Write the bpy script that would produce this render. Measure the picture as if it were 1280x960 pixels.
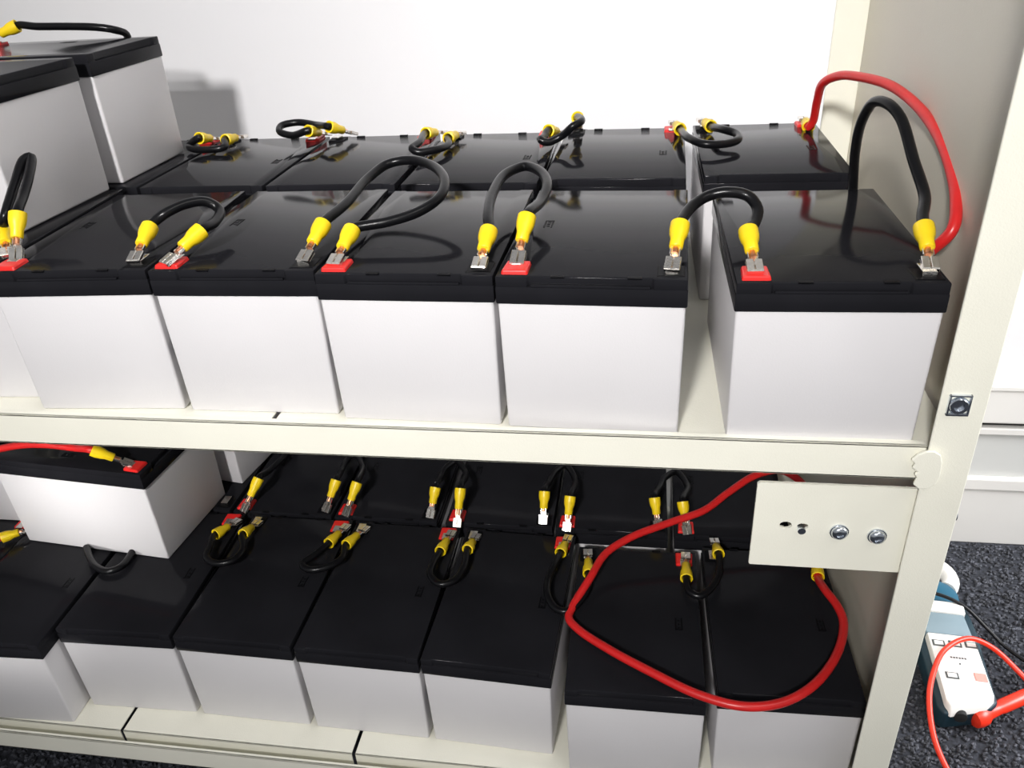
import bpy, bmesh, math, random
from mathutils import Vector, Matrix
random.seed(4)
for o in list(bpy.data.objects): bpy.data.objects.remove(o)
SC = bpy.context.scene
COL = SC.collection
ZF = 397.0                     # floor is 397 mm below the upper shelf plate
def V(x, y, z): return Vector((x/1000, y/1000, (z+ZF)/1000))
def L3(x, y, z): return Vector((x/1000, y/1000, z/1000))

# ------------------------------------------------------------ camera
R = [[0.9872090379, 0.1486661936, -0.0575906089],
     [-0.0247685494, 0.4998525034, 0.8657563132],
     [-0.1574955057, 0.8532560212, -0.4971411549]]
cam = bpy.data.objects.new('camera', bpy.data.cameras.new('camera')); COL.objects.link(cam)
m = Matrix(((R[0][0], R[1][0], -R[2][0]), (R[0][1], R[1][1], -R[2][1]), (R[0][2], R[1][2], -R[2][2])))
cam.matrix_world = Matrix.Translation(V(76.256, -383.762, 251.932)) @ m.to_4x4()
cam.data.sensor_width = 36; cam.data.lens = 1016.06/1280*36; cam.data.clip_start = 0.01
SC.camera = cam
# ------------------------------------------------------------ world, lights, exposure
w = bpy.data.worlds.new('world'); SC.world = w; w.use_nodes = True
bg = w.node_tree.nodes['Background']; bg.inputs[0].default_value = (0.95, 0.97, 1.0, 1); bg.inputs[1].default_value = 0.27
def area(name, loc, target, sx, sy, power, color=(1,1,1), spread=180):
    d = bpy.data.lights.new(name, 'AREA'); d.shape = 'RECTANGLE'; d.size = sx; d.size_y = sy
    d.energy = power; d.color = color; d.spread = math.radians(spread)
    o = bpy.data.objects.new(name, d); COL.objects.link(o); o.location = loc
    o.rotation_euler = (Vector(target)-Vector(loc)).to_track_quat('-Z', 'Y').to_euler()
    return o
area('key_downlight', (-0.20, -1.45, 1.36), (-0.06, 0.20, 0.62), 0.16, 0.16, 3.35, (1.0, 0.98, 0.965), 50)
area('overhead_fill', (0.8, -0.75, 2.0), (-0.1, 0.1, 0.3), 0.9, 0.6, 5.8, (1.0, 0.965, 0.92))  # added fill from upper right for shaded battery sides, no known fixture
area('right_wall_fill', (1.25, 0.12, 0.78), (0.55, 0.38, 0.05), 0.6, 0.5, 21, (0.97, 0.98, 1.0))  # added to brighten wall and trim right of the rack, no known window
area('stacked_battery_fill', (-0.62, -0.85, 0.40), (-0.41, 0.10, 0.245), 0.06, 0.05, 0.075, (1.0, 0.98, 0.95), 16)  # added narrow beam lifting the battery stacked on the lower shelf, no real lamp
SC.view_settings.view_transform = 'Standard'; SC.view_settings.look = 'None'
SC.view_settings.gamma = 1; SC.view_settings.use_curve_mapping = False
SC.view_settings.exposure = 0.1

# ------------------------------------------------------------ materials
def mat(name, col, rough=0.5, metal=0.0, var=0.0, scale=30, bump=0.0, bscale=200, coat=0.0, spec=0.5, rvar=0.0):
    M = bpy.data.materials.new(name); M.use_nodes = True; nt = M.node_tree; b = nt.nodes['Principled BSDF']
    b.inputs['Base Color'].default_value = (*col, 1); b.inputs['Roughness'].default_value = rough
    b.inputs['Metallic'].default_value = metal; b.inputs['Specular IOR Level'].default_value = spec
    b.inputs['Coat Weight'].default_value = coat
    tc = nt.nodes.new('ShaderNodeTexCoord')
    n = nt.nodes.new('ShaderNodeTexNoise'); n.inputs['Scale'].default_value = scale; n.inputs['Detail'].default_value = 4
    nt.links.new(tc.outputs['Object'], n.inputs['Vector'])
    if var > 0:
        r = nt.nodes.new('ShaderNodeValToRGB')
        r.color_ramp.elements[0].position = 0.3; r.color_ramp.elements[1].position = 0.7
        r.color_ramp.elements[0].color = (*[c*(1-var) for c in col], 1); r.color_ramp.elements[1].color = (*[min(1, c*(1+var)) for c in col], 1)
        nt.links.new(n.outputs['Fac'], r.inputs[0]); nt.links.new(r.outputs[0], b.inputs['Base Color'])
    if rvar > 0:
        mr = nt.nodes.new('ShaderNodeMapRange'); mr.inputs[3].default_value = max(0.02, rough-rvar); mr.inputs[4].default_value = rough+rvar
        nt.links.new(n.outputs['Fac'], mr.inputs[0]); nt.links.new(mr.outputs[0], b.inputs['Roughness'])
    if bump > 0:
        n2 = nt.nodes.new('ShaderNodeTexNoise'); n2.inputs['Scale'].default_value = bscale; n2.inputs['Detail'].default_value = 3
        bp = nt.nodes.new('ShaderNodeBump'); bp.inputs['Strength'].default_value = bump; bp.inputs['Distance'].default_value = 0.0005
        nt.links.new(tc.outputs['Object'], n2.inputs['Vector']); nt.links.new(n2.outputs['Fac'], bp.inputs['Height']); nt.links.new(bp.outputs[0], b.inputs['Normal'])
    return M
M_CASE = mat('grey_white_abs', (0.66, 0.645, 0.655), 0.42, var=0.02, scale=12, bump=0.15, bscale=900)
M_LID = mat('black_abs', (0.013, 0.013, 0.0155), 0.10, var=0.15, scale=20, rvar=0.03, bump=0.05, bscale=25, spec=0.06)
M_LIDM = mat('matte_black_abs', (0.004, 0.004, 0.005), 0.45, spec=0.06)
M_RED = mat('red_terminal_plastic', (0.78, 0.015, 0.012), 0.35, var=0.05)
M_METAL = mat('tinned_brass', (0.86, 0.82, 0.76), 0.22, metal=1, var=0.08, scale=300, bump=0.3, bscale=900)
M_COPPER = mat('copper_strands', (0.80, 0.36, 0.20), 0.35, metal=1, var=0.2, scale=800)
M_YEL = mat('yellow_vinyl', (0.93, 0.66, 0.01), 0.38, var=0.04, scale=60)
M_BLK = mat('black_silicone', (0.0045, 0.0045, 0.0055), 0.28, spec=0.25, var=0.2, scale=90, bump=0.15, bscale=300)
M_REDW = mat('red_silicone', (0.62, 0.016, 0.016), 0.33, var=0.06, scale=90)
M_RACK = mat('cream_powder_coat', (0.86, 0.845, 0.735), 0.42, var=0.03, scale=18, bump=0.25, bscale=1200)
M_PANEL = mat('khaki_side_panel', (0.66, 0.62, 0.52), 0.42, var=0.03, scale=10, bump=0.25, bscale=1200)
M_CHROME = mat('zinc_plated_steel', (0.72, 0.76, 0.82), 0.2, metal=1, var=0.1, scale=400)
M_DARK = mat('dark_hole', (0.01, 0.01, 0.01), 0.8)
M_WALL = mat('white_wall_paint', (0.68, 0.675, 0.69), 0.5, var=0.012, scale=5, bump=0.2, bscale=150)
M_TRIM = mat('grey_white_trim', (0.70, 0.685, 0.66), 0.45, var=0.02, scale=12)
M_TRIMG = mat('pale_grey_trim', (0.56, 0.565, 0.55), 0.4, var=0.03, scale=12)
M_CARPET = mat('charcoal_carpet', (0.022, 0.024, 0.032), 0.95, var=0.7, scale=260, bump=1.0, bscale=500)
M_TUFT = mat('charcoal_yarn', (0.056, 0.059, 0.072), 0.85, var=0.8, scale=150)
M_TEAL = mat('teal_plastic', (0.012, 0.10, 0.17), 0.35, var=0.06)
M_TEALD = mat('dark_teal_rubber', (0.008, 0.03, 0.045), 0.5, var=0.06)
M_FACE = mat('white_label_plastic', (0.82, 0.81, 0.78), 0.4, var=0.02)
M_LCD = mat('grey_display', (0.20, 0.27, 0.31), 0.15, var=0.05)
M_GBTN = mat('grey_rubber', (0.07, 0.08, 0.08), 0.5)
M_ORED = mat('orange_red_lead', (0.80, 0.035, 0.012), 0.35, var=0.05)

# ------------------------------------------------------------ helpers
def link(name, bm, m_, parent=None, smooth=False, loc=None):
    me = bpy.data.meshes.new(name); bmesh.ops.recalc_face_normals(bm, faces=bm.faces[:]); bm.to_mesh(me); bm.free()
    me.materials.append(m_)
    if smooth:
        me.polygons.foreach_set('use_smooth', [True]*len(me.polygons))
        me.set_sharp_from_angle(angle=math.radians(40))
    o = bpy.data.objects.new(name, me); COL.objects.link(o)
    if parent: o.parent = parent
    if loc is not None: o.location = loc
    return o
def thing(name, label, cat, loc=(0,0,0), rz=0, group=None):
    o = bpy.data.objects.new(name, None); COL.objects.link(o); o.empty_display_size = 0.02
    o.location = loc; o.rotation_euler = (0, 0, rz); o['label'] = label; o['category'] = cat
    if group: o['group'] = group
    return o
def box(bm, x0, x1, y0, y1, z0, z1, bev=0.0, seg=2, mtx=None):
    b2 = bmesh.new()
    vs = [b2.verts.new(L3(x, y, z)) for x in (x0, x1) for y in (y0, y1) for z in (z0, z1)]
    for f in ((0,1,3,2), (4,6,7,5), (0,4,5,1), (2,3,7,6), (0,2,6,4), (1,5,7,3)): b2.faces.new([vs[i] for i in f])
    bmesh.ops.recalc_face_normals(b2, faces=b2.faces[:])
    if bev: bmesh.ops.bevel(b2, geom=b2.edges[:], offset=bev/1000, segments=seg, affect='EDGES', profile=0.5)
    merge(bm, b2, mtx)
def merge(bm, b2, mtx=None):
    if mtx: bmesh.ops.transform(b2, matrix=mtx, verts=b2.verts[:])
    me = bpy.data.meshes.new('tmp'); b2.to_mesh(me); b2.free(); bm.from_mesh(me); bpy.data.meshes.remove(me)
def prism(bm, pts, z0, z1, bev=0.0, taper=None, seg=2, mtx=None):
    b2 = bmesh.new(); n = len(pts); t = taper or pts
    lo = [b2.verts.new(L3(x, y, z0)) for x, y in pts]; hi = [b2.verts.new(L3(x, y, z1)) for x, y in t]
    b2.faces.new(lo[::-1]); b2.faces.new(hi)
    for i in range(n): b2.faces.new((lo[i], lo[(i+1) % n], hi[(i+1) % n], hi[i]))
    bmesh.ops.recalc_face_normals(b2, faces=b2.faces[:])
    if bev: bmesh.ops.bevel(b2, geom=b2.edges[:], offset=bev/1000, segments=seg, affect='EDGES', profile=0.5)
    merge(bm, b2, mtx)
def lathe(bm, prof, n=24, mtx=None, caps=True):
    b2 = bmesh.new(); rings = []
    for r, z in prof: rings.append([b2.verts.new(L3(r*math.cos(2*math.pi*i/n), r*math.sin(2*math.pi*i/n), z)) for i in range(n)])
    for a, b in zip(rings, rings[1:]):
        for i in range(n): b2.faces.new((a[i], a[(i+1) % n], b[(i+1) % n], b[i]))
    if caps: b2.faces.new(rings[0][::-1]); b2.faces.new(rings[-1])
    merge(bm, b2, mtx)
def catmull(P, step=2.0):
    P = [Vector(q) for q in P]; P = [P[0]*2-P[1]] + P + [P[-1]*2-P[-2]]; out = []
    for i in range(1, len(P)-2):
        p0, p1, p2, p3 = P[i-1:i+3]
        t0 = 0; t1 = t0+max((p1-p0).length, 1e-6)**.5; t2 = t1+max((p2-p1).length, 1e-6)**.5; t3 = t2+max((p3-p2).length, 1e-6)**.5
        n = max(2, int((p2-p1).length/step))
        for k in range(n):
            t = t1+(t2-t1)*k/n
            A1 = p0*((t1-t)/(t1-t0))+p1*((t-t0)/(t1-t0)); A2 = p1*((t2-t)/(t2-t1))+p2*((t-t1)/(t2-t1)); A3 = p2*((t3-t)/(t3-t2))+p3*((t-t2)/(t3-t2))
            B1 = A1*((t2-t)/(t2-t0))+A2*((t-t0)/(t2-t0)); B2 = A2*((t3-t)/(t3-t1))+A3*((t-t1)/(t3-t1))
            out.append(B1*((t2-t)/(t2-t1))+B2*((t-t1)/(t2-t1)))
    out.append(P[-2]); return out
def tube(bm, P, r, n=14):
    b2 = bmesh.new(); P = [Vector(q)/1000 for q in P]; r /= 1000
    T = [(P[min(i+1, len(P)-1)]-P[max(i-1, 0)]).normalized() for i in range(len(P))]
    u = T[0].orthogonal().normalized(); rings = []
    for i, q in enumerate(P):
        u = (u-T[i]*u.dot(T[i])).normalized(); v = T[i].cross(u)
        rings.append([b2.verts.new(q+(u*math.cos(2*math.pi*k/n)+v*math.sin(2*math.pi*k/n))*r) for k in range(n)])
    for a, b in zip(rings, rings[1:]):
        for i in range(n): b2.faces.new((a[i], a[(i+1) % n], b[(i+1) % n], b[i]))
    b2.faces.new(rings[0][::-1]); b2.faces.new(rings[-1]); merge(bm, b2)
def axis_mtx(org, d, up=Vector((0,0,1))):
    d = Vector(d).normalized(); x = d.cross(up)
    if x.length < 1e-3: x = Vector((1,0,0))
    x.normalize(); n = x.cross(d)
    return Matrix.Translation(Vector(org)/1000) @ Matrix((x, d, n)).transposed().to_4x4()     # local: x width, y along, z normal
def ring_cyl(bm, cx, y0, y1, cz, prof_r, n=24): pass

# ------------------------------------------------------------ the setting
def struct(name, bm, m_, smooth=False):
    o = link(name, bm, m_, smooth=smooth); o['kind'] = 'structure'; return o
bm = bmesh.new(); box(bm, -1800, 1900, -1300, 405, -30, 0); struct('floor', bm, M_CARPET)
bm = bmesh.new(); box(bm, -1800, 1900, 405, 440, -30, 2600); struct('wall_back', bm, M_WALL)
bm = bmesh.new(); box(bm, -1800, 1900, 396, 405, 0, 78, 1.5); box(bm, -1800, 1900, 393, 405, 76, 92, 2); struct('baseboard_back', bm, M_TRIM)
bm = bmesh.new(); box(bm, -1800, 1900, 399, 405, 92, 150, 0.8); struct('trim_1', bm, M_TRIMG)
bm = bmesh.new(); box(bm, -1800, 1900, 394, 405, 148, 156, 1.2); box(bm, -1800, 1900, 391, 405, 164, 206, 2); box(bm, -1800, 1900, 389, 405, 204, 210, 1.2); struct('trim_2', bm, M_TRIM)
bm = bmesh.new(); box(bm, -1800, 1900, 402, 405, 156, 164); struct('trim_3', bm, M_DARK)
bm = bmesh.new()                                         # loop pile, uncountable
def tuft(x, y, s):
    a = random.uniform(0, math.pi); h = random.uniform(1.6, 3.6)*s; w_ = random.uniform(1.2, 2.0)*s; t = random.uniform(.8, 1.2)*s
    ca, sa = math.cos(a), math.sin(a); tilt = random.uniform(-1, 1)*s
    def q(u, v, z): return bm.verts.new(L3(x+ca*u-sa*v+tilt*z/h, y+sa*u+ca*v, z))
    lo = [q(-w_, -t, -.5), q(w_, -t, -.5), q(w_, t, -.5), q(-w_, t, -.5)]
    mi = [q(-w_, -t, h*.7), q(w_, -t, h*.7), q(w_, t, h*.7), q(-w_, t, h*.7)]
    hi = [q(-w_*.4, 0, h), q(w_*.4, 0, h)]
    for i in range(4): bm.faces.new((lo[i], lo[(i+1) % 4], mi[(i+1) % 4], mi[i]))
    bm.faces.new((mi[0], mi[1], hi[1], hi[0])); bm.faces.new((mi[2], mi[3], hi[0], hi[1])); bm.faces.new((mi[1], mi[2], hi[1])); bm.faces.new((mi[3], mi[0], hi[0]))
for x0, x1, y0, y1, n in ((250, 620, -60, 392, 9500), (-560, 250, -60, 30, 4200)):
    for _ in range(n): tuft(random.uniform(x0, x1), random.uniform(y0, y1), 1.0)
o = link('carpet_pile', bm, M_TUFT, smooth=True); o['kind'] = 'stuff'; o['label'] = 'charcoal loop pile of the carpet beside and in front of the rack'; o['category'] = 'carpet'

# ------------------------------------------------------------ the rack
rack = thing('storage_rack', 'cream powder-coated steel rack holding the batteries on two shelves', 'rack', (0, 0, 0))
def rbox(name, parts, m_=M_RACK, bev=0.5, parent=rack, label=None):
    b = bmesh.new()
    for q in parts: box(b, q[0], q[1], q[2], q[3], q[4]+ZF, q[5]+ZF, bev)
    o = link(name, b, m_, parent); 
    if label: o['label'] = label
    return o
TOP = 520
def lpost(name, x0, x1, y0, y1, tx, ty):       # L section: face at ty side, flange at tx side
    fx = (x1-1.8, x1) if tx > 0 else (x0, x0+1.8)
    if ty < 0: pts = [(x0, y0), (x1, y0), (x1, y1), (fx[0], y1), (fx[0], y0+1.8), (x0, y0+1.8)] if tx > 0 else [(x0, y0), (x1, y0), (x1, y0+1.8), (fx[1], y0+1.8), (fx[1], y1), (x0, y1)]
    else: pts = [(x0, y1-1.8), (fx[0], y1-1.8), (fx[0], y0), (x1, y0), (x1, y1), (x0, y1)] if tx > 0 else [(x0, y0), (fx[1], y0), (fx[1], y1-1.8), (x1, y1-1.8), (x1, y1), (x0, y1)]
    b = bmesh.new(); prism(b, pts, 0, TOP+ZF, 0.6); return link(name, b, M_RACK, rack)
lpost('front_post', 222.5, 244.6, -13, 14, 1, -1)
lpost('back_post', 217, 245, 312, 336, 1, 1)
lpost('back_post', -632, -610, 312, 336, -1, 1)
lpost('front_post', -632, -610, -13, 14, -1, -1)
rbox('side_panel', [(241.2, 242.6, -9, 333, -372, TOP)], M_PANEL, 0.2, label='khaki inner side panel')
def beam(z1, z0, yf, lip):
    return rbox('shelf_beam', [(-609, 222, yf, yf+1.6, z0, z1), (-609, 222, yf, yf+lip, z1-1.6, z1), (-609, 222, yf, yf+9, z0, z0+1.6)], bev=0.5)
b1 = beam(4.2, -17.2, -11.2, 5.5); b2_ = beam(-314.6, -335.0, -11.2, 3.2)
rbox('shelf_beam', [(-609, 214, 330, 331.6, -20, -1), (-609, 214, 322, 331, -20, -18.4)])
rbox('shelf_beam', [(-609, 214, 330, 331.6, -334, -315), (-609, 214, 322, 331, -334, -332.4)])
for z in (0, -311.7):                                     # shelf plates, 200 mm wide, folded down edges, slit between them
    for xe in (-341.5, -141, 59.5, 240.5):
        wd = 200.5 if xe < 200 else 180
        x1 = xe-1.5; x0 = xe-wd+1.5
        yb = -5.4 if z == 0 else -1.6
        rbox('shelf_plate', [(x0, x1, yb, 329, z-1.2, z), (x0, x1, yb, yb+1.2, z-14, z)], bev=0.35)
    rbox('shelf_plate', [(-609, -543.5, yb, 329, z-1.2, z), (-609, -543.5, yb, yb+1.2, z-14, z)], bev=0.35)
# torn weld tab where the beam hooks on the post
b = bmesh.new()
pts = [(218, -17.5), (219, -13), (217.5, -11), (219, -9.5), (215.8, -7), (216.6, -4.4), (214.5, -2), (217.2, 1.6), (220.5, 3.6), (224.5, 3.8), (228, 1.5), (229.5, -3), (230, -12), (228.5, -17), (225.5, -20), (221, -20)]
prism(b, [(x, z+ZF) for x, z in pts], 14.0, 15.8, 0.5, mtx=None)
bmesh.ops.transform(b, matrix=Matrix(((1,0,0,0), (0,0,-1,0), (0,1,0,0), (0,0,0,1))), verts=b.verts[:])
link('beam_hook', b, M_RACK, rack)
# bracket plate with holes
def plate_with_holes():
    b = bmesh.new(); x0, x1, z0, z1 = 140.8, 236, -84.8, -25.3
    def loop(pts): 
        vs = [b.verts.new(L3(x, -8.6, z+ZF)) for x, z in pts]
        return [b.edges.new((vs[i], vs[(i+1) % len(vs)])) for i in range(len(vs))]
    e = loop([(x0, z0+.8), (x0+.8, z0), (x1, z0), (x1, z1), (x0+1.2, z1), (x0, z1-1.2)])
    def ell(cx, cz, rx, rz, n=20): return loop([(cx+rx*math.cos(2*math.pi*i/n), cz+rz*math.sin(2*math.pi*i/n)) for i in range(n)])
    e += ell(158.6, -54.4, 3.4, 2.5); e += ell(167.8, -54.8, 3.2, 2.2)
    bmesh.ops.triangle_fill(b, use_beauty=True, edges=e)
    r = bmesh.ops.extrude_face_region(b, geom=b.faces[:])
    bmesh.ops.translate(b, verts=[v for v in r['geom'] if isinstance(v, bmesh.types.BMVert)], vec=(0, 0.0018, 0))
    return link('bracket_plate', b, M_RACK, rack)
br = plate_with_holes(); br['label'] = 'cream bracket plate with two bolts and two holes'
def y_lathe(b, x, y, z, prof, n=24, flip=False):           # profile along -y (towards the front)
    mt = Matrix.Translation(L3(x, y, z+ZF)) @ Matrix.Rotation(math.radians(90), 4, 'X')
    lathe(b, prof, n, mt)
def bolt(x, y, z, parent, r=4.6):
    b = bmesh.new(); y_lathe(b, x, y, z, [(r*1.12, 0), (r*1.15, .5), (r*1.1, 1.0)])
    y_lathe(b, x, y, z, [(r*.98, .9), (r*.98, 1.6), (r*.82, 2.9), (r*.5, 3.5), (r*.42, 3.5), (r*.36, 2.6)])
    o = link('bolt', b, M_CHROME, parent, True); o['label'] = 'zinc bolt'; 
    return o
bolt(187.6, -8.6, -57.0, br); bolt(207.9, -8.6, -58.7, br)
b = bmesh.new(); lathe(b, [(2.2, 0), (2.2, 4), (.5, 4.2)], 14, Matrix.Translation(L3(167.2, -6.9, -56.6+ZF)) @ Matrix.Rotation(math.radians(90), 4, 'X')); link('rivet', b, M_CHROME, br, True)
# cage nut in its square hole on the post
b = bmesh.new(); box(b, 225.3, 237.2, -12.9, -12.3, 24.0+ZF, 37.0+ZF, 0.2); cn = link('cage_nut', b, M_DARK, rack); cn['label'] = 'square zinc cage nut'
b = bmesh.new()
for q in ((226.0, 236.6, 24.4, 26.0), (226.0, 236.6, 35.4, 36.4), (226.0, 227.1, 24.4, 36.4), (235.5, 236.6, 24.4, 36.4)): box(b, q[0], q[1], -14.3, -12.6, q[2]+ZF, q[3]+ZF, 0.3)
y_lathe(b, 231.2, -12.5, 30.2, [(4.9, 0), (4.9, 1.4), (4.1, 2.4), (2.6, 2.4), (2.3, .8)]); link('nut_cage', b, M_CHROME, cn, True)
def side_bolt(y, z):
    b = bmesh.new(); mt = Matrix.Translation(L3(244.7, y, z+ZF)) @ Matrix.Rotation(math.radians(90), 4, 'Y')
    lathe(b, [(4.2, 0), (4.2, 1), (3.3, 1), (3.1, 3.4), (1.6, 4.2)], 20, mt); link('bolt', b, M_CHROME, rack, True)
side_bolt(-3, -46)

# ------------------------------------------------------------ battery prototype (origin: front left bottom corner, front = -y)
W, LN, H, ZL = 98.0, 151.0, 92.6, 77.4
def make_battery():
    root = thing('lead_acid_battery', '', 'battery')
    b = bmesh.new()
    def rr(x0, x1, y0, y1): return [(x0, y0), (x1, y0), (x1, y1), (x0, y1)]
    prism(b, rr(1.7, W-1.7, 1.7, LN-1.7), 0, ZL+1, 1.6, taper=rr(.8, W-.8, .8, LN-.8), seg=3)
    link('case', b, M_CASE, root, True)
    b = bmesh.new()
    prism(b, rr(0, W, 0, LN), ZL, 87.2, 0.9)
    d = 1.7
    up = [(.3, .3), (16.6, .3), (17.6, d+.4), (80.2, d+.4), (81.2, .3), (W-.3, .3), (W-.3, LN-.3), (W-9, LN-.3), (W-10, LN-d), (10, LN-d), (9, LN-.3), (.3, LN-.3)]
    prism(b, up, 86.0, H, 0.7)
    box(b, 18.5, 79.5, .1, 2.6, 87.0, 88.4, .45)            # ledge strip under the recess
    lid = link('lid', b, M_LID, root, True)
    # shallow raised border lip of the cover and two vent slots on the terminal edge
    b = bmesh.new()
    for x in (29, 68):
        b = bmesh.new(); box(b, x, x+7, .9, 3.6, H-.5, H+.25, .2); link('vent_slot', b, M_LIDM, lid)
    b = bmesh.new()                                         # small moulded mark
    for (x0, x1, y0, y1) in ((14, 15.1, 76, 88), (18.4, 19.5, 76, 88), (15.8, 17.7, 78, 79.6), (15.8, 17.7, 81.5, 83), (15.8, 17.7, 85, 86.8), (14, 19.5, 87, 88.2)):
        box(b, x0, x1, y0, y1, H-.2, H+.2, .08)
    link('moulded_mark', b, M_LIDM, lid)
    b = bmesh.new(); prism(b, [(2.6, 3.2), (17.2, 3.2), (17.2, 18.5), (3.4, 18.5)], H-2, H+2.2, 0.8, taper=[(3.2, 4.2), (16.6, 4.2), (16.2, 18), (4.0, 18)])
    t = link('positive_terminal', b, M_RED, root); t['label'] = 'red plastic positive terminal block'
    b = bmesh.new(); box(b, 6.8, 13.4, 12, 20, H+1.6, H+2.6, .2); link('terminal_tab', b, M_METAL, t)
    b = bmesh.new(); prism(b, [(82.5, 4), (96, 4), (96, 18.5), (82.5, 18.5)], H-2, H+.5, 0.5)
    t = link('negative_terminal', b, M_LIDM, root)
    b = bmesh.new(); box(b, 86.2, 92.8, 7.2, 8.2, H, H+3.2, .2); box(b, 86.2, 92.8, 8, 18, H+2.2, H+3.2, .2); link('terminal_tab', b, M_METAL, t)
    return root
def copy_tree(o, parent=None):
    c = o.copy(); COL.objects.link(c); c.parent = parent
    for ch in list(o.children): copy_tree(ch, c)
    return c
ZLO = -311.7
U_F = 'front row of batteries on the upper shelf'; U_B = 'rear row of batteries on the upper shelf'
L_F = 'front row of batteries on the lower shelf'; L_B = 'rear row of batteries on the lower shelf'
BAT = [  # x, y, z, degrees, flipped end for end, label, group
 (-297.9, .3, 0, 3.2, 0, 'grey and black battery, upper front row, below the upright short cable', U_F),
 (-198.2, 4.2, 0, .6, 0, 'grey and black battery on the upper shelf front row, second from the left edge', U_F),
 (-98.8, .9, 0, -.9, 0, 'grey and black battery on the upper shelf front row, under the big arching black cable', U_F),
 (0, -1.8, 0, -1.9, 0, 'grey and black battery on the upper shelf front row, just left of the open gap', U_F),
 (120.2, -8.8, 0, .7, 0, 'rightmost grey and black battery on the upper shelf front row, beside the post', U_F),
 (-399.6, 9, 0, 3.2, 0, 'battery at the left picture edge under the stacked pair, upper shelf front row', U_F),
 (114.6, 176.2, 0, .7, 1, 'rightmost battery of the upper rear row, with the thick red cable on its terminal', U_B),
 (4.8, 172.8, 0, -1.4, 1, 'battery of the upper rear row just left of the open gap', U_B),
 (-96.2, 166, 0, -.6, 1, 'battery of the upper rear row, third from the right', U_B),
 (-198.6, 167, 0, .4, 1, 'battery of the upper rear row, behind the big arching cable and left of it', U_B),
 (-299.2, 167, 0, .4, 1, 'battery of the upper rear row partly hidden by the stacked pair', U_B),
 (-400.0, 168, 0, .4, 1, 'battery of the upper rear row underneath the stacked pair', U_B),
 (-382.0, 17.8, ZLO, 1.4, 1, 'grey and black battery on the lower front row, right of the protruding corner one', L_F),
 (-281.1, 19.5, ZLO, -.6, 1, 'grey and black battery on the lower front row, third from the left edge', L_F),
 (-180.3, 17.8, ZLO, -.8, 1, 'grey and black battery on the lower front row, fourth from the left edge', L_F),
 (-80.8, 16.6, ZLO, -2.3, 1, 'grey and black battery on the lower front row, just left of the red cable kink', L_F),
 (27.8, 0, ZLO, .5, 1, 'battery on the lower front row under the left half of the red cable loop', L_F),
 (133.4, 7.6, ZLO, 1.5, 1, 'rightmost battery on the lower front row, below the bracket plate', L_F),
 (-482.4, -4, ZLO, 2.2, 1, 'battery at bottom left of the lower front row, sticking out ahead', L_F),
 (-583.6, -2, ZLO, .5, 1, 'battery lid at the far left edge of the lower front row, in the dark', L_F),
 (-302.5, 172, ZLO, 0, 0, 'battery on the lower rear row beside the second stacked battery', L_B),
 (-202.0, 172, ZLO, 0, 0, 'battery on the lower rear row, second red terminal from the left', L_B),
 (-96.5, 171.5, ZLO, 0, 0, 'battery on the lower rear row, third red terminal from the left', L_B),
 (4.0, 171, ZLO, 0, 0, 'battery on the lower rear row, fourth red terminal, left of the red cable crossing', L_B),
 (107.5, 171, ZLO, 0, 0, 'battery on the lower rear row half hidden behind the bracket plate', L_B),
 (-404.0, 173, ZLO, 0, 0, 'battery on the lower rear row underneath the stacked batteries', L_B),
]
proto = make_battery(); first = True
def place_battery(x, y, z, deg, flip, label, group):
    global first
    o = proto if first else copy_tree(proto); first = False
    a = math.radians(deg); px, py = x, y
    if flip:
        px += W*math.cos(a)-LN*math.sin(a); py += W*math.sin(a)+LN*math.cos(a); a += math.pi
    o.location = V(px, py, z); o.rotation_euler = (0, 0, a); o['label'] = label
    if group: o['group'] = group
    return o
for q in BAT: place_battery(*q)
ST = 'batteries stacked crosswise on top of the rows'
def crosswise(xr, y0, z, deg, terms_right, label):          # long side along x, xr = right end, y0 = front side
    a = math.radians(deg); c, s = math.cos(a), math.sin(a)
    if terms_right:      # rotated +90: local -y -> +x ; local x -> y
        o = place_battery(0, 0, z, 90+deg, 0, label, ST); o.location = V(xr, y0, z)
    else:                # rotated -90: local -y -> -x ; origin at left end, rear side
        o = place_battery(0, 0, z, -90+deg, 0, label, ST)
        o.location = V(xr-c*LN-s*W, y0-s*LN+c*W, z)
    return o
crosswise(-320.5, 67, H+.2, -1.5, False, 'nearer of the two batteries stacked at upper left, with the upright cable in front')
crosswise(-316.5, 177, H+.2, 0, False, 'farther of the two batteries stacked at upper left, against the white wall')
crosswise(-328.0, 101.5, ZLO+H+.2, -5, True, 'brightly lit battery stacked on the lower shelf, red cable on its red terminal')
crosswise(-310, 212, ZLO+H+.2, -9, True, 'battery stacked on the lower shelf behind the brightly lit one')
crosswise(-494, 140, ZLO+H+.2, 0, True, 'battery stacked at the far left edge of the lower shelf, in the dark')

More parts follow.
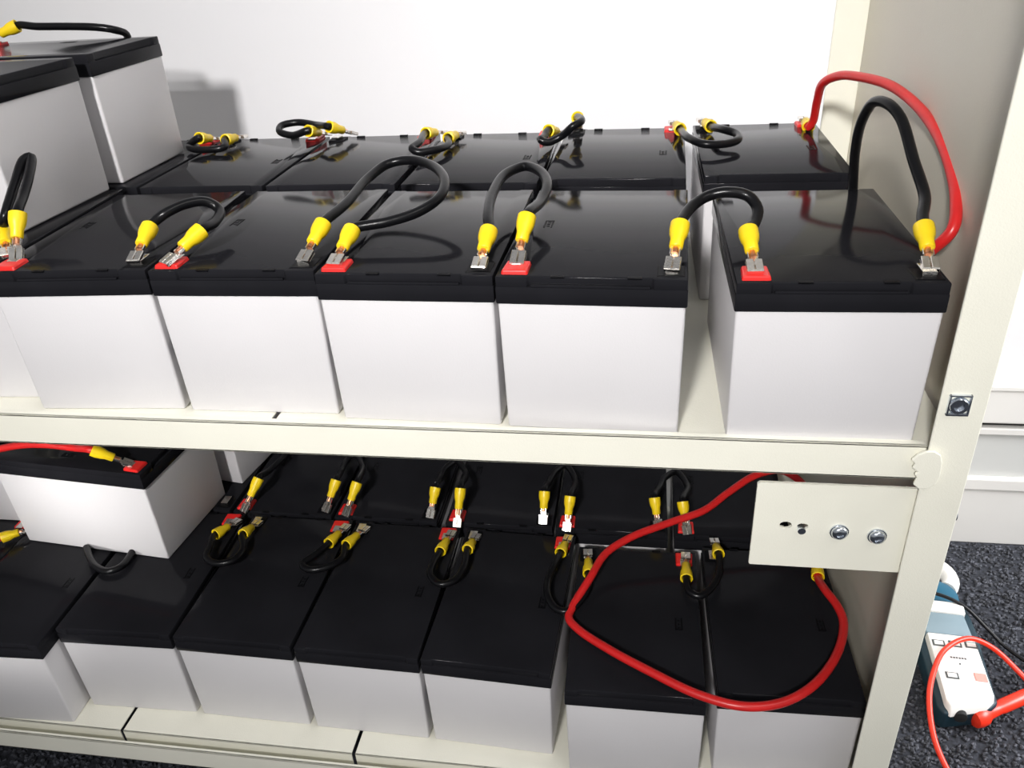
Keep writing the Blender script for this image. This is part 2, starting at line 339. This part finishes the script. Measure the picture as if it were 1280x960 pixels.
# ------------------------------------------------------------ cables
WIRES = [{'A': [[-297.7, 22.7, 95.6], [-312.5, 41.9, 101.7]],
  'B': [[-289.3, 20.1, 95.6], [-292.4, 35.9, 114.7]],
  'col': 'black',
  'group': 'jumper cables on the upper front row',
  'label': 'short black jumper cable standing up at far left edge of upper shelf',
  'path': [[-305.7, 39.6, 112.6], [-309.8, 63.8, 128.6], [-310.2, 76.5, 137.6], [-308.0, 80.2, 138.6], [-301.1, 65.0, 130.6], [-297.0, 49.9, 122.6]]},
 {'A': [[-209.9, 15.1, 95.6], [-211.7, 38.4, 104.5]],
  'B': [[-187.1, 11.5, 95.6], [-175.8, 31.8, 104.7]],
  'col': 'black',
  'group': 'jumper cables on the upper front row',
  'label': 'black jumper cable with a low loop, upper front row, nearest the stacked pair',
  'path': [[-203.2, 43.0, 112.6], [-193.9, 52.9, 115.6], [-184.6, 60.4, 114.6], [-177.6, 60.4, 109.6], [-174.2, 45.7, 106.6]]},
 {'A': [[-108.4, 16.4, 95.6], [-104.6, 39.0, 105.6]],
  'B': [[-88.8, 10.6, 95.6], [-86.3, 34.2, 103.4]],
  'col': 'black',
  'group': 'jumper cables on the upper front row',
  'label': 'long arching black jumper cable, largest loop of the upper front row',
  'path': [[-99.5, 65.6, 110.6], [-97.3, 104.8, 114.6], [-89.0, 123.2, 118.6], [-74.6, 124.3, 120.6], [-56.3, 109.9, 120.6], [-42.3, 82.9, 118.6],
           [-41.5, 63.0, 114.6], [-51.3, 49.4, 110.6], [-67.0, 42.0, 107.6]]},
 {'A': [[-8.5, 6.3, 95.6], [-7.3, 29.7, 104.2]],
  'B': [[10.6, 14.3, 95.6], [13.4, 34.1, 110.7]],
  'col': 'black',
  'group': 'jumper cables on the upper front row',
  'label': 'upright horseshoe black jumper cable between the two middle front batteries of the upper shelf',
  'path': [[-9.5, 41.7, 109.6], [-11.9, 72.7, 113.6], [-8.5, 103.5, 116.6], [1.3, 115.4, 117.6], [12.9, 102.2, 117.6], [19.1, 80.4, 115.6],
           [17.7, 59.8, 112.6]]},
 {'A': [[90.2, 5.8, 95.6], [93.8, 27.1, 108.2]],
  'B': [[129.5, 2.8, 95.6], [127.9, 25.9, 105.0]],
  'col': 'black',
  'group': 'jumper cables on the upper front row',
  'label': 'black jumper cable bridging the gap to the rightmost front battery of the upper shelf',
  'path': [[95.4, 33.3, 111.6], [100.6, 43.8, 114.6], [108.6, 50.5, 117.6], [118.8, 50.6, 119.6], [129.1, 49.7, 117.6], [133.8, 43.6, 112.6],
           [131.1, 33.0, 107.6]]},
 {'A': [[211.0, 6.4, 95.6], [212.4, 29.3, 105.5]],
  'col': 'black',
  'group': 'jumper cables on the upper front row',
  'label': 'tall black cable rising from the rightmost upper front battery beside the side panel',
  'path': [[213.6, 38.0, 110.0], [217.4, 52.0, 115.4], [214.7, 72.0, 129.0], [210.4, 92.0, 146.2], [206.1, 105.0, 151.2], [202.2, 120.0, 149.2],
           [200.9, 135.0, 135.3], [203.9, 152.0, 113.1], [207.4, 161.0, 94.4], [210.0, 165.0, 78.4], [213.2, 165.0, 56.5], [196.0, 165.0, 20.0]]},
 {'A': [[120.1, 326.1, 95.6], [125.6, 298.7, 96.5]],
  'B': [[97.1, 319.9, 95.6], [101.5, 292.3, 96.0]],
  'col': 'black',
  'group': 'jumper cables on the upper rear row',
  'label': 'flat black jumper cable bridging the gap to the rightmost rear battery of the upper shelf',
  'path': [[133.4, 265.4, 102.6], [141.5, 256.0, 101.6], [141.4, 240.4, 100.6], [130.9, 229.5, 100.6], [116.5, 226.7, 101.6], [106.8, 240.2, 102.6]]},
 {'A': [[19.2, 305.2, 95.6], [20.7, 280.8, 109.3]],
  'B': [[6.2, 295.3, 95.6], [-1.3, 269.2, 102.5]],
  'col': 'black',
  'group': 'jumper cables on the upper rear row',
  'label': 'black jumper cable rearing up above the rear row, second jumper from the right',
  'path': [[25.7, 250.1, 114.6], [20.1, 243.8, 112.6], [11.0, 248.4, 104.6], [-0.0, 245.9, 100.6], [-4.8, 245.6, 102.6], [-3.5, 255.7, 102.6]]},
 {'A': [[-79.8, 301.1, 95.6], [-83.9, 273.5, 97.7]],
  'B': [[-97.5, 305.7, 95.6], [-103.7, 278.9, 100.7]],
  'col': 'black',
  'group': 'jumper cables on the upper rear row',
  'label': 'small curled black jumper cable at the back, just behind the largest front loop',
  'path': [[-80.1, 253.6, 98.6], [-85.4, 235.1, 99.6], [-98.5, 228.9, 99.6], [-103.3, 231.0, 101.6], [-101.5, 246.8, 102.6]]},
 {'A': [[-179.2, 311.0, 95.6], [-189.4, 287.1, 106.1]],
  'B': [[-202.5, 310.3, 95.6], [-207.1, 284.0, 103.9]],
  'col': 'black',
  'group': 'jumper cables on the upper rear row',
  'label': 'black jumper cable looping up against the white wall, rear row left of centre',
  'path': [[-206.7, 301.4, 106.6], [-226.0, 308.3, 107.6], [-238.4, 301.9, 106.6], [-236.0, 291.0, 103.6], [-223.1, 286.8, 101.6]]},
 {'A': [[-280.8, 309.0, 95.6], [-281.9, 281.2, 98.8]],
  'B': [[-301.2, 302.1, 95.6], [-302.3, 274.9, 102.2]],
  'col': 'black',
  'group': 'jumper cables on the upper rear row',
  'label': 'black jumper cable on the rear row beside the stacked batteries',
  'path': [[-277.4, 266.6, 97.6], [-289.2, 263.6, 96.6], [-307.5, 267.8, 96.6], [-314.1, 275.2, 97.6]]},
 {'A': [[200.6, 322.5, 95.6], [201.1, 300.5, 94.2]],
  'col': 'red',
  'label': 'thick red cable arching from the rear right battery down beside the side panel',
  'path': [[203.3, 296.0, 100.1], [202.4, 285.0, 116.7], [201.9, 270.0, 132.7], [208.6, 252.0, 141.1], [219.0, 222.0, 144.7], [229.3, 190.0, 144.5],
           [237.4, 156.0, 138.3], [241.0, 124.0, 129.5], [241.5, 93.0, 117.7], [239.4, 70.0, 107.0], [235.8, 57.0, 95.6], [226.5, 62.0, 78.0],
           [225.0, 72.0, 50.0], [225.0, 76.0, 6.0]]},
 {'A': [[-455, 258, 189], [-432, 265, 197]],
  'col': 'black',
  'label': 'black cable lying over the top of the stacked batteries at upper left',
  'path': [[-414.1, 264.0, 197.7], [-390.1, 265.0, 196.6], [-362.9, 266.0, 194.8], [-350.8, 270.0, 192.0], [-346.5, 279.0, 187.2],
           [-351.0, 283.0, 176.4]]},
 {'A': [[-344.0, 112.5, -123.5], [-365.7, 104.9, -107.1]],
  'col': 'red',
  'label': 'red cable reaching the red terminal of the battery stacked on the lower shelf',
  'path': [[-386.4, 112.0, -108.9], [-411.0, 113.0, -107.5], [-436.4, 114.0, -109.3], [-466.7, 115.0, -116.3], [-498.1, 115.0, -126.1]]},
 {'col': 'black',
  'group': 'jumper loops on the lower front row',
  'label': 'black jumper loop in front of the bright stacked battery on the lower shelf',
  'path': [[-411.6, 108.2, -215.1], [-400.3, 96.0, -214.6], [-386.4, 84.4, -214.1], [-372.0, 79.7, -214.1], [-364.2, 85.3, -214.1],
           [-363.4, 95.0, -214.6], [-365.4, 105.8, -215.1]]},
 {'A': [[-288.8, 153.7, -216.1], [-296.9, 131.6, -213.1]],
  'B': [[-268.1, 153.1, -216.1], [-270.5, 131.7, -211.3]],
  'col': 'black',
  'group': 'jumper loops on the lower front row',
  'label': 'black jumper loop immediately right of the bright stacked battery on the lower shelf',
  'path': [[-293.5, 112.4, -210.1], [-289.9, 99.4, -210.1], [-278.0, 93.4, -210.1], [-265.4, 97.5, -210.1], [-262.1, 110.9, -210.1]]},
 {'A': [[-184.0, 154.3, -216.1], [-189.5, 128.7, -213.1]],
  'B': [[-165.7, 153.5, -216.1], [-173.2, 128.0, -213.1]],
  'col': 'black',
  'group': 'jumper loops on the lower front row',
  'label': 'black jumper loop on lower front row, second to the right of the stacked battery',
  'path': [[-195.7, 111.5, -210.1], [-202.4, 99.0, -210.1], [-194.4, 92.9, -210.1], [-180.4, 97.0, -210.1], [-171.3, 110.7, -211.1]]},
 {'A': [[-86.3, 153.5, -216.1], [-89.3, 126.9, -213.1]],
  'B': [[-63.5, 151.1, -216.1], [-66.0, 129.6, -212.0]],
  'col': 'black',
  'group': 'jumper loops on the lower front row',
  'label': 'black jumper loop on lower front row, third to the right of the stacked battery',
  'path': [[-91.6, 108.6, -210.1], [-90.7, 96.3, -210.1], [-80.3, 86.1, -210.1], [-70.0, 90.7, -210.1], [-64.9, 108.0, -210.1]]},
 {'A': [[16.7, 155.6, -216.1], [12.7, 134.1, -213.6]],
  'B': [[35.1, 138.8, -216.1], [37.7, 110.8, -213.1]],
  'col': 'black',
  'group': 'jumper loops on the lower front row',
  'label': 'black jumper cable on lower shelf squeezed behind the sharp kink of the red cable',
  'path': [[8.8, 114.4, -210.1], [5.9, 98.5, -211.1], [7.6, 82.8, -212.1], [14.2, 73.5, -215.1], [23.1, 71.0, -215.1], [32.3, 81.0, -214.1],
           [37.6, 94.3, -212.1]]},
 {'A': [[115.8, 141.8, -216.1], [115.3, 112.2, -213.1]],
  'B': [[140.3, 161.8, -216.1], [141.9, 140.4, -211.1]],
  'col': 'black',
  'group': 'jumper loops on the lower front row',
  'label': 'black jumper loop on lower shelf inside the big red cable loop, crossing the gap',
  'path': [[116.7, 99.8, -213.1], [124.0, 95.4, -214.1], [133.3, 102.1, -212.1], [140.3, 116.6, -210.1]]},
 {'A': [[221.7, 156.7, -216.1], [217.1, 123.0, -213.1]],
  'col': 'red',
  'label': 'long red cable lying in a big loop over the lower shelf batteries',
  'path': [[218.2, 100.8, -205.1], [223.3, 87.1, -205.1], [225.7, 72.3, -206.1], [220.0, 50.0, -207.1], [208.6, 29.3, -209.1], [192.0, 10.3, -210.1],
           [172.4, -1.9, -211.1], [148.7, -6.9, -211.1], [120.5, -0.0, -212.1], [85.6, 17.5, -212.1], [56.8, 35.1, -213.1], [33.2, 54.0, -215.1],
           [25.5, 65.1, -215.6], [27.7, 75.5, -214.1], [39.9, 98.8, -205.1], [50.7, 123.3, -201.1], [71.5, 141.1, -197.1], [102.8, 157.2, -193.1],
           [130.6, 170.2, -189.1], [151.1, 188.0, -183.1], [175.6, 206.8, -177.1], [196.1, 212.5, -175.1], [209.1, 204.5, -177.1],
           [217.8, 190.4, -181.1], [227.5, 196.7, -199.1], [234.1, 208.4, -215.1]]},
 {'A': [[-210.6, 179.6, -216.1], [-204.1, 197.2, -197.4]],
  'B': [[-189.6, 175.4, -216.1], [-182.4, 193.9, -196.5]],
  'col': 'black',
  'group': 'jumpers on the lower rear row',
  'label': 'dark jumper on the lower rear row, leftmost with both yellow ends in view',
  'path': [[-211.5, 227.9, -207.1], [-213.3, 246.7, -209.1], [-209.1, 261.0, -211.1], [-194.6, 239.9, -210.1]]},
 {'A': [[-110.6, 179.3, -216.1], [-107.7, 194.2, -198.1]],
  'B': [[-83.7, 169.0, -216.1], [-82.5, 187.6, -192.6]],
  'col': 'black',
  'group': 'jumpers on the lower rear row',
  'label': 'dark jumper on the lower rear row, middle one of three with both yellow ends upright',
  'path': [[-110.8, 223.3, -207.1], [-110.4, 241.7, -209.1], [-102.8, 255.7, -211.1], [-89.8, 237.9, -210.1]]},
 {'A': [[-7.6, 179.5, -216.1], [-7.2, 194.4, -197.0]],
  'B': [[14.6, 171.4, -216.1], [16.5, 187.5, -195.8]],
  'col': 'black',
  'group': 'jumpers on the lower rear row',
  'label': 'dark jumper on the lower rear row, just left of where the red cable crosses',
  'path': [[-6.5, 224.5, -207.1], [-3.9, 242.6, -209.1], [5.4, 256.5, -211.1], [16.7, 232.7, -210.1]]},
 {'A': [[93.1, 179.9, -216.1], [89.8, 193.9, -198.2]],
  'B': [[117.6, 175.5, -216.1], [113.8, 189.9, -198.0]],
  'col': 'black',
  'group': 'jumpers on the lower rear row',
  'label': 'dark jumper on the lower rear row partly crossed by the red cable',
  'path': [[94.4, 222.1, -207.1], [99.0, 239.8, -209.1], [110.7, 253.4, -211.1], [119.9, 231.6, -210.1]]},
 {'B': [[-289.2, 173.5, -216.1], [-280.2, 193.8, -197.1]],
  'col': 'black',
  'group': 'jumpers on the lower rear row',
  'label': 'dark jumper on lower rear row emerging beside the second stacked battery',
  'path': [[-282.5, 290.1, -211.1], [-280.4, 263.5, -210.1], [-281.6, 237.9, -208.1], [-284.0, 217.3, -205.1]]}]
def connector(root, base, end):
    base = Vector(base); end = Vector(end); d = (end-base); Lc = d.length; mt = axis_mtx(base, d)
    def bb(b, *q, bev=.25): box(b, *q, bev, 1, mt)
    b = bmesh.new()                                        # folded female spade
    bb(b, -3.9, 3.9, -3.5, 4.6, -.2, .5); bb(b, -3.9, -2.9, -3.5, 4.6, .2, 2.4); bb(b, 2.9, 3.9, -3.5, 4.6, .2, 2.4)
    bb(b, -3.9, -.35, -3.5, 4.6, 2.0, 2.6); bb(b, .35, 3.9, -3.5, 4.6, 2.0, 2.6); bb(b, -3.95, 3.95, -3.8, -2.2, -.1, 2.3)
    bb(b, -2.3, 2.3, 4.2, Lc*.55, .0, .7); bb(b, -2.6, -1.9, 6.2, Lc*.55, .2, 2.2); bb(b, 1.9, 2.6, 6.2, Lc*.55, .2, 2.2)
    c = link('spade_connector', b, M_METAL, root)
    b = bmesh.new(); tube(b, [mt @ L3(0, y, 1.6)*1000 for y in (7.0, 9, Lc*.6)], 1.5, 10)
    for v in b.verts: v.co = v.co
    link('copper_strand', b, M_COPPER, c, True)
    y0 = Lc*.42; y1 = Lc+1.2
    b = bmesh.new(); mm = mt @ Matrix.Translation(L3(0, y0, 1.5)) @ Matrix.Rotation(math.radians(-90), 4, 'X')
    n = y1-y0
    lathe(b, [(3.0, 0), (3.5, .6), (3.6, n*.35), (4.6, n*.55), (5.0, n*.75), (5.0, n), (4.2, n+.3), (3.4, n-.4), (3.0, n-3)], 28, mm)
    link('crimp_sleeve', b, M_YEL, root, True)
    return [(mt @ L3(0, y, 1.5))*1000 for y in (Lc*.55, Lc-1.5, Lc+2.5)]
for q in WIRES:
    red = q['col'] == 'red'
    o = thing('red_cable' if red else 'jumper_cable', q['label'], 'cable', (0, 0, 0), 0, q.get('group'))
    g = lambda t: Vector((t[0], t[1], t[2]+ZF))
    pts = [g(t) for t in q['path']]
    if 'A' in q: pts = connector(o, g(q['A'][0]), g(q['A'][1])) + pts
    if 'B' in q: pts = pts + connector(o, g(q['B'][0]), g(q['B'][1]))[::-1]
    b = bmesh.new(); tube(b, catmull(pts), 3.15 if red else 2.95)
    link('wire', b, M_REDW if red else M_BLK, o, True)
# loose end of a lead at the lower left
o = thing('red_cable', 'red wire end in a yellow sleeve at the left edge beside the bright stacked battery', 'cable', (0, 0, 0))
P = connector(o, (-478, 124, ZLO+H+ZF+6), (-497, 112, ZLO+H+ZF+5))
b = bmesh.new(); tube(b, catmull([Vector(p) for p in P]+[Vector((-512, 100, ZLO+H+ZF+4)), Vector((-540, 90, ZLO+H+ZF+4))]), 3.0); link('wire', b, M_REDW, o, True)

# ------------------------------------------------------------ tester on the carpet
mroot = thing('clamp_meter', 'blue and white clamp meter lying on the carpet beside the rack', 'meter', (0.3674, 0.1395, 0.0), math.radians(-4))
# local frame: x width, y along the body away from us (mm), tilted a little
b = bmesh.new(); pr = [(-26, 2), (-22, -6), (18, 6), (26, 14), (27, 60), (29, 96), (27, 128), (-27, 128), (-29, 96), (-27, 60)]
prism(b, pr, 3, 24, 3.0, seg=3); body = link('body', b, M_TEALD, mroot, True)
b = bmesh.new(); prism(b, [(-21, 0), (-18, -7), (16, 5), (23, 13), (22.5, 84), (-21.5, 84)], 20, 31, 1.6, taper=[(-20, 4), (-17.5, -1), (16, 9), (21.5, 15), (21, 83), (-20, 83)]); face = link('face_plate', b, M_FACE, mroot, True)
b = bmesh.new(); prism(b, [(-20.5, 84), (20.5, 84), (19, 112), (-20, 112)], 23, 30, 1.2); link('display', b, M_LCD, mroot, True)
b = bmesh.new(); prism(b, [(-21, 113), (21, 113), (22, 128), (-20, 128)], 22, 31, 1.5); box(b, -14, 14, 120.2, 121, 30.8, 31.2, .1); link('top_strip', b, M_FACE, mroot, True)
def ringbtn(cx, cy, w_=11, h_=7.5):
    b = bmesh.new(); box(b, cx-w_/2, cx+w_/2, cy-h_/2, cy+h_/2, 30.6, 31.5, .3)
    o = link('button', b, M_GBTN, face); b = bmesh.new(); box(b, cx-w_/2+1.6, cx+w_/2-1.6, cy-h_/2+1.4, cy+h_/2-1.4, 31.3, 32.0, .3); link('button_cap', b, M_FACE, o)
ringbtn(-12.5, 70); ringbtn(2, 71); ringbtn(16, 72); ringbtn(-9, 32)
b = bmesh.new(); box(b, 10, 20, 29, 38, 30.6, 31.9, .3); k = link('button', b, mat('faded_red_rubber', (0.85, 0.30, 0.26), .5), face)
b = bmesh.new()
for i in range(6): box(b, -6+i*2.4, -4.2+i*2.4, 53, 55.0, 30.9, 31.2, .05)
box(b, 0, 1.6, 46, 48, 30.9, 31.2, .05); link('panel_marking', b, M_GBTN, face)
b = bmesh.new(); lathe(b, [(5.5, 0), (5.5, 8), (3.5, 8.4)], 20, Matrix.Translation(L3(-8, 3, 20)) @ Matrix.Rotation(math.radians(90), 4, 'X')); link('lead_socket', b, M_DARK, mroot, True)
b = bmesh.new(); lathe(b, [(22, 4), (23, 8), (23, 22), (21, 27), (15, 29), (6, 29.5), (.5, 29.5)], 36, Matrix.Translation(L3(0, 141, 0))); link('dial', b, M_TEAL, mroot, True)
b = bmesh.new()
ang = [math.radians(a) for a in range(-40, 221, 13)]
tube(b, [(-1+24*math.cos(a), 176+24*math.sin(a), 17) for a in ang], 8.5, 14); link('jaw', b, M_FACE, mroot, True)
def lead(name, label, pts, r, m_, grp=None):
    o = thing(name, label, 'test lead', (0, 0, 0)); b = bmesh.new(); tube(b, catmull(pts), r); link('wire', b, m_, o, True); return o
ld = lead('test_lead', 'orange-red test lead curling over the meter with its thick probe handle', [(372, 20, 5), (350, 52, 6), (338, 84, 10), (330, 108, 22), (331, 138, 36), (340, 163, 41), (359, 193, 42), (384, 208, 42), (405, 206, 34), (424, 192, 22), (440, 172, 12), (452, 150, 8), (462, 128, 6)], 2.4, M_ORED)
b = bmesh.new(); P = Vector((374, 142, 13)); D = Vector((45, 24, 2)).normalized()
mt = Matrix.Translation(P/1000) @ D.to_track_quat('Z', 'Y').to_matrix().to_4x4()
lathe(b, [(3, -3), (8.2, -1.5), (9.2, 2), (9.0, 9), (6.2, 14), (5.6, 26), (6.2, 30), (6.2, 58), (4, 70), (2.5, 90)], 28, mt); link('probe_handle', b, M_ORED, ld, True)
ld2 = lead('test_lead', 'thin black test lead crossing the blue dial end of the meter', [(300, 262, 6), (330, 272, 20), (352, 276, 34), (376, 270, 36), (398, 262, 30), (416, 248, 18), (432, 232, 8), (452, 210, 6), (480, 185, 6)], 1.8, M_BLK)
